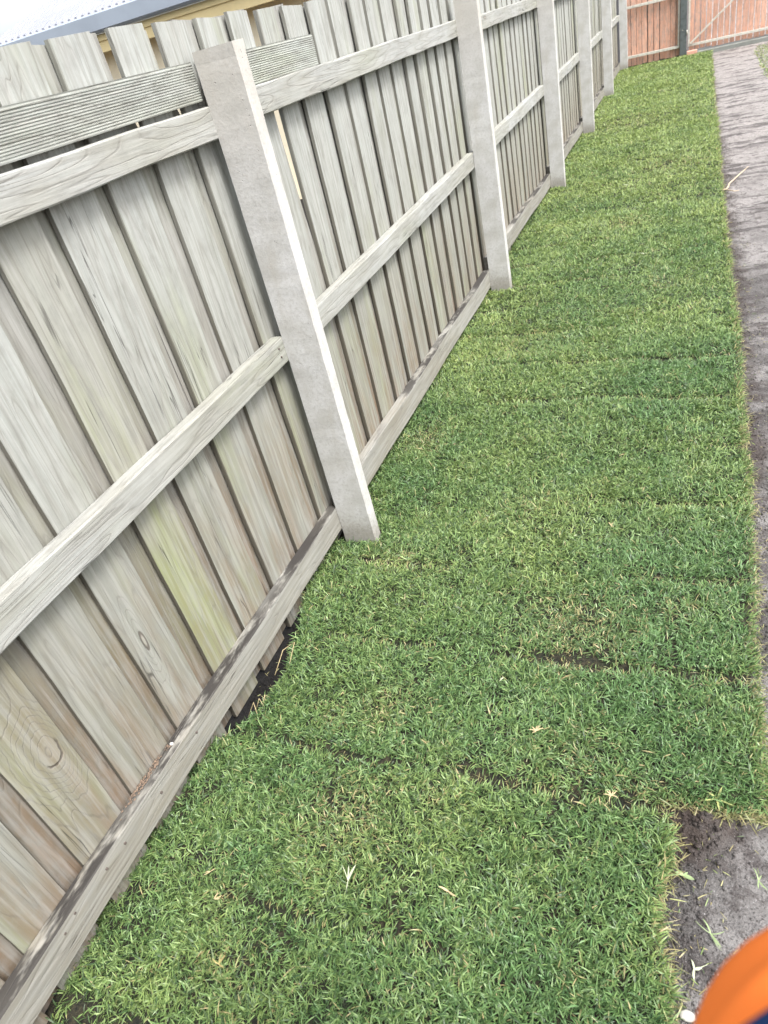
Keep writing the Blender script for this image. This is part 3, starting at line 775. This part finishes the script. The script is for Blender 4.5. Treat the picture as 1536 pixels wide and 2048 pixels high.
def tube(name, pts, rad, mat, parent=None, seg=8):
    V = []; F = []
    n = len(pts)
    for i, p in enumerate(pts):
        p = Vector(p); t = (Vector(pts[min(i + 1, n - 1)]) - Vector(pts[max(i - 1, 0)])).normalized()
        u = t.cross(Vector((0, 0, 1))); u = (u if u.length > .01 else Vector((1, 0, 0))).normalized(); w = t.cross(u)
        r = rad[i] if isinstance(rad, (list, tuple)) else rad
        for k in range(seg):
            a = 2 * math.pi * k / seg; V.append(tuple(p + u * math.cos(a) * r + w * math.sin(a) * r))
    for i in range(n - 1):
        for k in range(seg): F.append((i * seg + k, i * seg + (k + 1) % seg, (i + 1) * seg + (k + 1) % seg, (i + 1) * seg + k))
    F.append(tuple(range(seg))[::-1]); F.append(tuple((n - 1) * seg + k for k in range(seg)))
    return link_mesh(name, V, F, mat, parent, smooth=True)
twigm = plain('dry_twig', (.50, .40, .27), .8, .2, 50)
tw = tube('twig', [(1.14, 5.69, -.026), (1.20, 5.66, -.022), (1.215, 5.72, -.02), (1.222, 5.80, -.022), (1.30, 6.02, -.018), (1.365, 6.22, -.022)], [.004, .0055, .006, .005, .004, .002], twigm)
tag(tw, 'bent dry twig lying on the path against the far turf edge', 'twig')
tube('side_shoot', [(1.20, 5.66, -.024), (1.25, 5.60, -.026), (1.28, 5.62, -.03)], [.004, .003, .0015], twigm, tw)
stk = tube('straw_stem', [(-.085, 1.07, -.01), (-.075, 1.13, .03), (-.05, 1.16, .035), (-.045, 1.10, .01)], [.0011, .0013, .0013, .0008], stw)
tag(stk, 'bent straw stem poking out of the hole by the fence', 'stem')
for q in range(3):
    st2 = tube('straw_stem', [(-.10 + q * .012, .93 + q * .02, -.02), (-.085 + q * .01, .955 + q * .015, .012), (-.065 + q * .004, .93 + q * .03, -.004)], [.0012, .0014, .0006], stw)
    tag(st2, ['short straw stem at the near end of the dark hole', 'middle straw stem of the three in the dark hole', 'farthest of the three short straw stems in the dark hole'][q], 'stem', 'straw stems in the hole by the fence')
bm = bmesh.new(); bmesh.ops.create_icosphere(bm, subdivisions=3, radius=.011)
for v in bm.verts: v.co = Vector((v.co.x * 1.1, v.co.y * .8, v.co.z * .5)) * random.uniform(.93, 1.07)
o = from_bm('stone', bm, M['pebble'], loc=(.992, .515, -.036), smooth=True); tag(o, 'white stone on the soil at the near turf edge', 'stone')

# ------------------------------------------------------------------ gate end of the yard
GY = 14.15
def box(bm, x0, x1, y0, y1, z0, z1, bev=0.0):
    r = bmesh.ops.create_cube(bm, size=1.0)
    for v in r['verts']: v.co = Vector(((x0 + x1) / 2 + v.co.x * (x1 - x0), (y0 + y1) / 2 + v.co.y * (y1 - y0), (z0 + z1) / 2 + v.co.z * (z1 - z0)))
    if bev:
        es = list({e for v in r['verts'] for e in v.link_edges}); bmesh.ops.bevel(bm, geom=es, offset=bev, segments=1, affect='EDGES')
def bobj(name, dims, mat, parent=None, bev=.002):
    bm = bmesh.new(); box(bm, *dims, bev=bev); return from_bm(name, bm, mat, parent)
def bar(name, p, q, w, mat, parent=None):
    p = Vector(p); q = Vector(q); d = q - p; bm = bmesh.new(); box(bm, -w / 2, w / 2, -w / 2, w / 2, 0, d.length, bev=.003)
    return from_bm(name, bm, mat, parent, loc=p, rot=d.to_track_quat('Z', 'Y').to_euler())
def keepp(o, par):
    o.parent = par; return o
random.seed(21)
pn = empty('side_panel', (0, 0, 0)); tag(pn, 'fixed red timber panel between the grey fence and the dark gate post', 'fence panel')
px = [-.125, -.040, .044, .127, .210, .300, .389, .478, .552, .633, .714]
for a in px:
    V, F = board_geo(1.35, .078 + random.uniform(-.004, .003), .014, wob=.0012)
    V = [(-y, x, z) for x, y, z in V]
    o = link_mesh('paling', [(-v[0], -v[1], v[2]) for v in V], F, M['gate_wood'], pn, loc=(a, GY, .0 + random.uniform(-.012, .006)))
for z in (.125, .80, 1.30): bobj('rail', (-.10, .768, GY - .055, GY - .0245, z - .018, z + .018), M['galv'], pn)
bobj('frame_upright', (.742, .768, GY - .052, GY - .026, .145, 1.28), M['galv'], pn)
bobj('dark_gap_sheet', (-.12, .765, GY + .022, GY + .036, -.04, 1.30), M['darkpost'], pn)  # dark sheet added behind the palings so the gaps look shaded
gpst = bobj('gate_post', (.772, .872, GY - .085, GY + .015, -.25, 1.55), M['darkpost'], None, .004); tag(gpst, 'square dark grey steel post between the red panel and the gate', 'gate post')
for (y_, z_) in ((-.03, .30), (-.03, .95)):
    tube('hinge', [(.876, GY - .088, z_ - .03), (.876, GY - .088, z_ + .03)], .008, M['galv'], gpst)
bm = bmesh.new(); bmesh.ops.create_cone(bm, cap_ends=True, segments=10, radius1=.006, radius2=.006, depth=.008)
from_bm('bolt', bm, M['galv'], gpst, loc=(.81, GY - .088, .34), rot=(math.pi / 2, 0, 0))
gt = empty('yard_gate', (.9, GY, 0)); tag(gt, 'wide red timber paling gate with pale steel frame and diagonal brace', 'gate')
def g_(o): o.parent = gt; o.matrix_parent_inverse = Matrix.Translation(-Vector(gt.location)); return o
x = .905
while x < 3.9:
    w = random.uniform(.066, .077)
    V, F = board_geo(1.33, w, .014, wob=.0012)
    g_(link_mesh('paling', [(y, -x_, z) for x_, y, z in V], F, M['gate_wood'], loc=(x, GY + random.uniform(0, .002), .035 + random.uniform(-.012, .01))))
    x += .0835
for z in (.115, 1.28): g_(bobj('rail', (.892, 3.92, GY - .056, GY - .0245, z - .017, z + .017), M['galv']))
for xa in (.892, 3.90): g_(bobj('frame_upright', (xa, xa + .026, GY - .052, GY - .026, .134, 1.262), M['galv']))
g_(bar('diagonal_brace', (.925, GY - .068, .135), (2.40, GY - .068, 1.262), .024, M['galv']))
sill = bobj('sill', (.88, 4.0, GY - .12, GY + .25, -.12, .012), M['sill'], None, .006); tag(sill, 'low grey green strip under the gate', 'sill')  # plain grey green box along the ground under the gate
br = bobj('brick', (.882, 1.030, GY - .235, GY - .135, -.03, .052), M['brick'], None, .005); tag(br, 'single salmon pink brick at the foot of the gate post', 'brick')

# ------------------------------------------------------------------ neighbour's house beyond the fence
HY = 8.0
house = empty('neighbour_house', (-5, HY, 0)); tag(house, 'pale yellow house with blue grey gutter and ribbed roof behind the fence', 'house')
def h_(o): o.parent = house; o.matrix_parent_inverse = Matrix.Translation(-Vector(house.location)); return o
HX0, HX1 = -13.0, -1.5
h_(bobj('wall', (HX0, HX1, HY + .35, HY + 5.6, -.1, 1.93), M['cream']))
h_(bobj('eave_lining', (HX0 - .1, HX1 + .1, HY + .06, HY + 5.9, 1.932, 1.955), M['yellow']))
h_(bobj('fascia', (HX0 - .12, HX1 + .12, HY + .02, HY + .058, 1.86, 1.985), M['yellow']))
h_(bobj('fascia_trim', (HX0 - .12, HX1 + .12, HY - .004, HY + .018, 1.965, 2.03), M['yellow']))
def gutter():
    bm = bmesh.new(); pr = [(HY + .018, 2.034), (HY - .09, 2.034), (HY - .12, 2.06), (HY - .12, 2.20), (HY - .10, 2.215), (HY - .095, 2.20), (HY - .10, 2.075), (HY + .0, 2.06), (HY + .018, 2.10)]
    A = [bm.verts.new((HX0 - .15, a, b)) for a, b in pr]; B = [bm.verts.new((HX1 + .15, a, b)) for a, b in pr]
    for k in range(len(pr)): bm.faces.new((A[k], A[(k + 1) % len(pr)], B[(k + 1) % len(pr)], B[k]))
    bm.faces.new(A); bm.faces.new(B[::-1]); bmesh.ops.recalc_face_normals(bm, faces=bm.faces); return from_bm('gutter', bm, M['gutter'])
h_(gutter())
def roof():
    # hipped ribbed sheet: ribs run up the slope; the left side is cut by the hip
    V = []; F = []; x = -8.6; pitch = .40; i = 0
    prof = [(0, 0), (.055, 0), (.065, .022), (.09, .022), (.10, 0)]
    xs_ = []
    while x < HX1 + .1:
        for a, b in prof[:-1]: xs_.append((x + a, b))
        x += .10
    def ylen(xx):
        t = (xx + 6.95) * 1.35            # hip: how far the slope reaches above the eave here
        return max(.02, min(t, 2.9))
    for (xx, b) in xs_:
        y1 = ylen(xx); V += [(xx, HY - .08, 2.212 + b), (xx, HY - .08 + y1, 2.212 + b + y1 * pitch), (xx, HY - .08 + y1, 2.20 + y1 * pitch), (xx, HY - .08, 2.204)]
    for k in range(len(xs_) - 1):
        a = k * 4; F += [(a, a + 4, a + 5, a + 1), (a + 1, a + 5, a + 6, a + 2), (a + 3, a + 2, a + 6, a + 7), (a, a + 3, a + 7, a + 4)]
    return link_mesh('roof', V, F, M['roof'])
h_(roof())

# ------------------------------------------------------------------ the photographer, whose bent arm reaches into the picture
def cloth(name, col):
    T = NT(name); co = T.obj()
    w = T.noise(T.vmath('MULTIPLY', co, (1, 1, 1)), 9, 3, .5); f = T.noise(co, 900, 2, .5)
    T.bump(T.math('ADD', T.math('MULTIPLY', w, 1.0), T.math('MULTIPLY', f, .04)), .35, .012)
    return T.set(Base_Color=T.mix(T.math('MULTIPLY', f, .2), col, tuple(c * .7 for c in col)), Roughness=.95, Specular_IOR_Level=.1)
M['orange'] = cloth('hi_vis_orange_cloth', (1.0, .235, .045))
M['navy'] = cloth('navy_cloth', (.012, .030, .085))
M['skin'] = plain('skin', (.60, .38, .28), .5, .08, 60)
M['hair'] = plain('brown_hair', (.06, .035, .02), .6, .3, 120, 0, .6, .004)
M['boot'] = plain('tan_leather', (.25, .15, .07), .6, .2, 40)
def skinned(name, nodes, edges, mat, parent=None, sub=2, root=0):
    me = bpy.data.meshes.new(name); me.from_pydata([n[0] for n in nodes], edges, []); me.update()
    o = bpy.data.objects.new(name, me); C.objects.link(o)
    sk = o.modifiers.new('skin', 'SKIN'); sk.use_smooth_shade = True
    for i, n in enumerate(nodes):
        sv = me.skin_vertices[0].data[i]; r = n[1]; sv.radius = r if isinstance(r, tuple) else (r, r)
        sv.use_root = (i == root)
    ss = o.modifiers.new('sub', 'SUBSURF'); ss.levels = sub; ss.render_levels = sub
    dg = bpy.context.evaluated_depsgraph_get(); ev = o.evaluated_get(dg)
    m2 = bpy.data.meshes.new_from_object(ev); o.modifiers.clear(); o.data = m2
    m2.materials.clear(); m2.materials.append(mat); m2.polygons.foreach_set('use_smooth', [True] * len(m2.polygons))
    if parent: o.parent = parent
    return o
PX, PY = 1.36, -.34
per = empty('person', (0, 0, 0)); tag(per, 'person in orange and navy work shirt whose bent arm fills the near corner', 'person')
LE = (1.045, .085, 1.10)                   # left elbow, in front of the lens
ls, rs = (PX - .19, PY + .14, 1.40), (PX + .20, PY + .02, 1.40)
lw = (1.005, -.100, 1.27)
nodes = [((PX, PY, .96), (.15, .11)), ((PX, PY + .03, 1.18), (.14, .10)), ((PX, PY + .07, 1.36), (.15, .10)), ((PX, PY + .09, 1.50), .055), ((PX - .01, PY + .12, 1.58), (.07, .08)),
         ((PX - .02, PY + .14, 1.67), (.078, .095)), ((PX - .02, PY + .12, 1.74), (.06, .075)),
         (ls, .062), (LE, .040), (lw, .026), (rs, .062), ((PX + .26, PY - .02, 1.12), .042), ((PX + .24, PY + .12, .88), .027),
         ((PX - .10, PY, .90), .085), ((PX - .12, PY + .03, .50), .058), ((PX - .12, PY, .06), .038),
         ((PX + .10, PY, .90), .085), ((PX + .12, PY + .03, .50), .058), ((PX + .13, PY, .06), .038),
         ((1.00, -.115, 1.325), (.038, .018)), ((PX + .235, PY + .15, .81), (.038, .018))]
edges = [(0, 1), (1, 2), (2, 3), (3, 4), (4, 5), (5, 6), (2, 7), (7, 8), (8, 9), (2, 10), (10, 11), (11, 12), (0, 13), (13, 14), (14, 15), (0, 16), (16, 17), (17, 18), (9, 19), (12, 20)]
# fingers
def fingers(palm, base, fwd, side, bend):
    for k, L in enumerate((.072, .080, .075, .060)):
        f = Vector(fwd).normalized(); s = Vector(side).normalized(); b = Vector(bend).normalized()
        p0 = Vector(base) + s * (.030 - .020 * k); p1 = p0 + f * L * .45; p2 = p1 + (f * .7 + b * .7) * L * .35; p3 = p2 + (f * .2 + b) * L * .3
        i = len(nodes)
        for p, r in ((p0, .010), (p1, .009), (p2, .0085), (p3, .007)): nodes.append((tuple(p), r))
        edges.extend([(palm, i), (i, i + 1), (i + 1, i + 2), (i + 2, i + 3)])
    f = Vector(fwd).normalized(); s = Vector(side).normalized(); b = Vector(bend).normalized()
    i = len(nodes); p = Vector(base) - f * .04 + s * .034
    for q, r in ((p, .012), (p + s * .022 + f * .022, .0105), (p + s * .030 + f * .045 + b * .01, .008)): nodes.append((tuple(q), r))
    edges.extend([(palm, i), (i, i + 1), (i + 1, i + 2)])
fingers(19, (.998, -.12, 1.36), (-.1, -.05, 1), (0, -1, 0), (-1, 0, .2))
fingers(20, (PX + .235, PY + .155, .775), (0, .2, -1), (0, 1, 0), (-1, 0, -.2))
skinned('body', nodes, edges, M['skin'], per)
def sub(name, nd, ed, mat): return skinned(name, nd, ed, mat, per)
sub('shirt', [((PX, PY, .84), (.215, .165)), ((PX, PY + .03, 1.16), (.190, .145)), ((PX, PY + .07, 1.36), (.17, .12)), ((PX, PY + .085, 1.44), (.08, .075)),
              (ls, .085), ((rs), .085), ((PX + .26, PY - .02, 1.12), .062), ((PX + .25, PY + .08, .95), .048)], [(0, 1), (1, 2), (2, 3), (2, 4), (2, 5), (5, 6), (6, 7)], M['orange'])
def sweep(name, pts, mat, fold=.003, seg=40, rings=44):
    """cloth tube swept along a smooth path; pts = (point, radius); closed by rounded ends"""
    P = [Vector(p) for p, r in pts]; Q = [r for p, r in pts]; n = len(P); C_ = []
    for i in range(rings + 1):
        t = i / rings * (n - 1); k = min(int(t), n - 2); u = t - k
        p0, p1, p2, p3 = P[max(k - 1, 0)], P[k], P[k + 1], P[min(k + 2, n - 1)]
        c = .5 * ((2 * p1) + (p2 - p0) * u + (2 * p0 - 5 * p1 + 4 * p2 - p3) * u * u + (3 * p1 - p0 - 3 * p2 + p3) * u ** 3)
        C_.append((c, Q[k] + (Q[k + 1] - Q[k]) * (u * u * (3 - 2 * u))))
    V = []; up = Vector((1, .3, .1))
    for i, (c, r_) in enumerate(C_):
        t = (C_[min(i + 1, rings)][0] - C_[max(i - 1, 0)][0]).normalized(); a_ = (up - t * up.dot(t)).normalized(); b_ = t.cross(a_); up = a_
        for k in range(seg):
            an = 2 * math.pi * k / seg
            f = 1 + fold / r_ * (math.sin(i * .95 + 1.6 * math.sin(an)) + .5 * math.sin(i * .45 + 3 * an))
            V.append(tuple(c + (a_ * math.cos(an) + b_ * math.sin(an)) * r_ * f))
    F = [(i * seg + k, i * seg + (k + 1) % seg, (i + 1) * seg + (k + 1) % seg, (i + 1) * seg + k) for i in range(rings) for k in range(seg)]
    F += [tuple(range(seg))[::-1], tuple(rings * seg + k for k in range(seg))]
    return link_mesh(name, V, F, mat, per, smooth=True)
sweep('sleeve', [(ls, .085), ((1.135, -.06, 1.24), .074), ((1.050, .056, 1.113), .071), ((1.036, .077, 1.103), .070), ((1.029, .052, 1.143), .060)], M['orange'])
sweep('cuff', [((1.0325, .0525, 1.138), .065), ((1.028, .0, 1.19), .058), ((1.010, -.08, 1.25), .045)], M['navy'], .002)
sub('trousers', [((PX, PY, .98), (.16, .125)), ((PX - .10, PY, .82), .115), ((PX - .12, PY + .03, .50), .080), ((PX - .12, PY, .09), .068),
                 ((PX + .10, PY, .82), .115), ((PX + .12, PY + .03, .50), .080), ((PX + .13, PY, .09), .068)], [(0, 1), (1, 2), (2, 3), (0, 4), (4, 5), (5, 6)], M['navy'])
for s_ in (-.12, .13):
    sub('boot', [((PX + s_, PY - .03, -.005), .042), ((PX + s_, PY, .09), .052), ((PX + s_, PY + .10, .0), .045), ((PX + s_, PY + .19, -.008), .038)], [(1, 0), (0, 2), (2, 3)], M['boot'])
sub('hair', [((PX - .02, PY + .09, 1.70), (.088, .095)), ((PX - .02, PY + .10, 1.76), (.07, .085))], [(0, 1)], M['hair'])
def small(name, loc, sc_, mat):
    bm = bmesh.new(); bmesh.ops.create_uvsphere(bm, u_segments=14, v_segments=10, radius=1)
    for v in bm.verts: v.co = Vector((v.co.x * sc_[0], v.co.y * sc_[1], v.co.z * sc_[2]))
    return from_bm(name, bm, mat, per, smooth=True, loc=loc)
ey = plain('eye', (.75, .75, .72), .2, .02, 10)
for s_ in (-.032, .032):
    small('eye', (PX - .02 + s_, PY + .225, 1.665), (.013, .008, .008), ey); small('ear', (PX - .02 + s_ * 2.6, PY + .12, 1.65), (.012, .018, .03), M['skin'])
small('nose', (PX - .02, PY + .237, 1.638), (.013, .018, .022), M['skin']); small('mouth', (PX - .02, PY + .222, 1.602), (.024, .008, .006), plain('lips', (.5, .2, .18), .5, .05, 30))
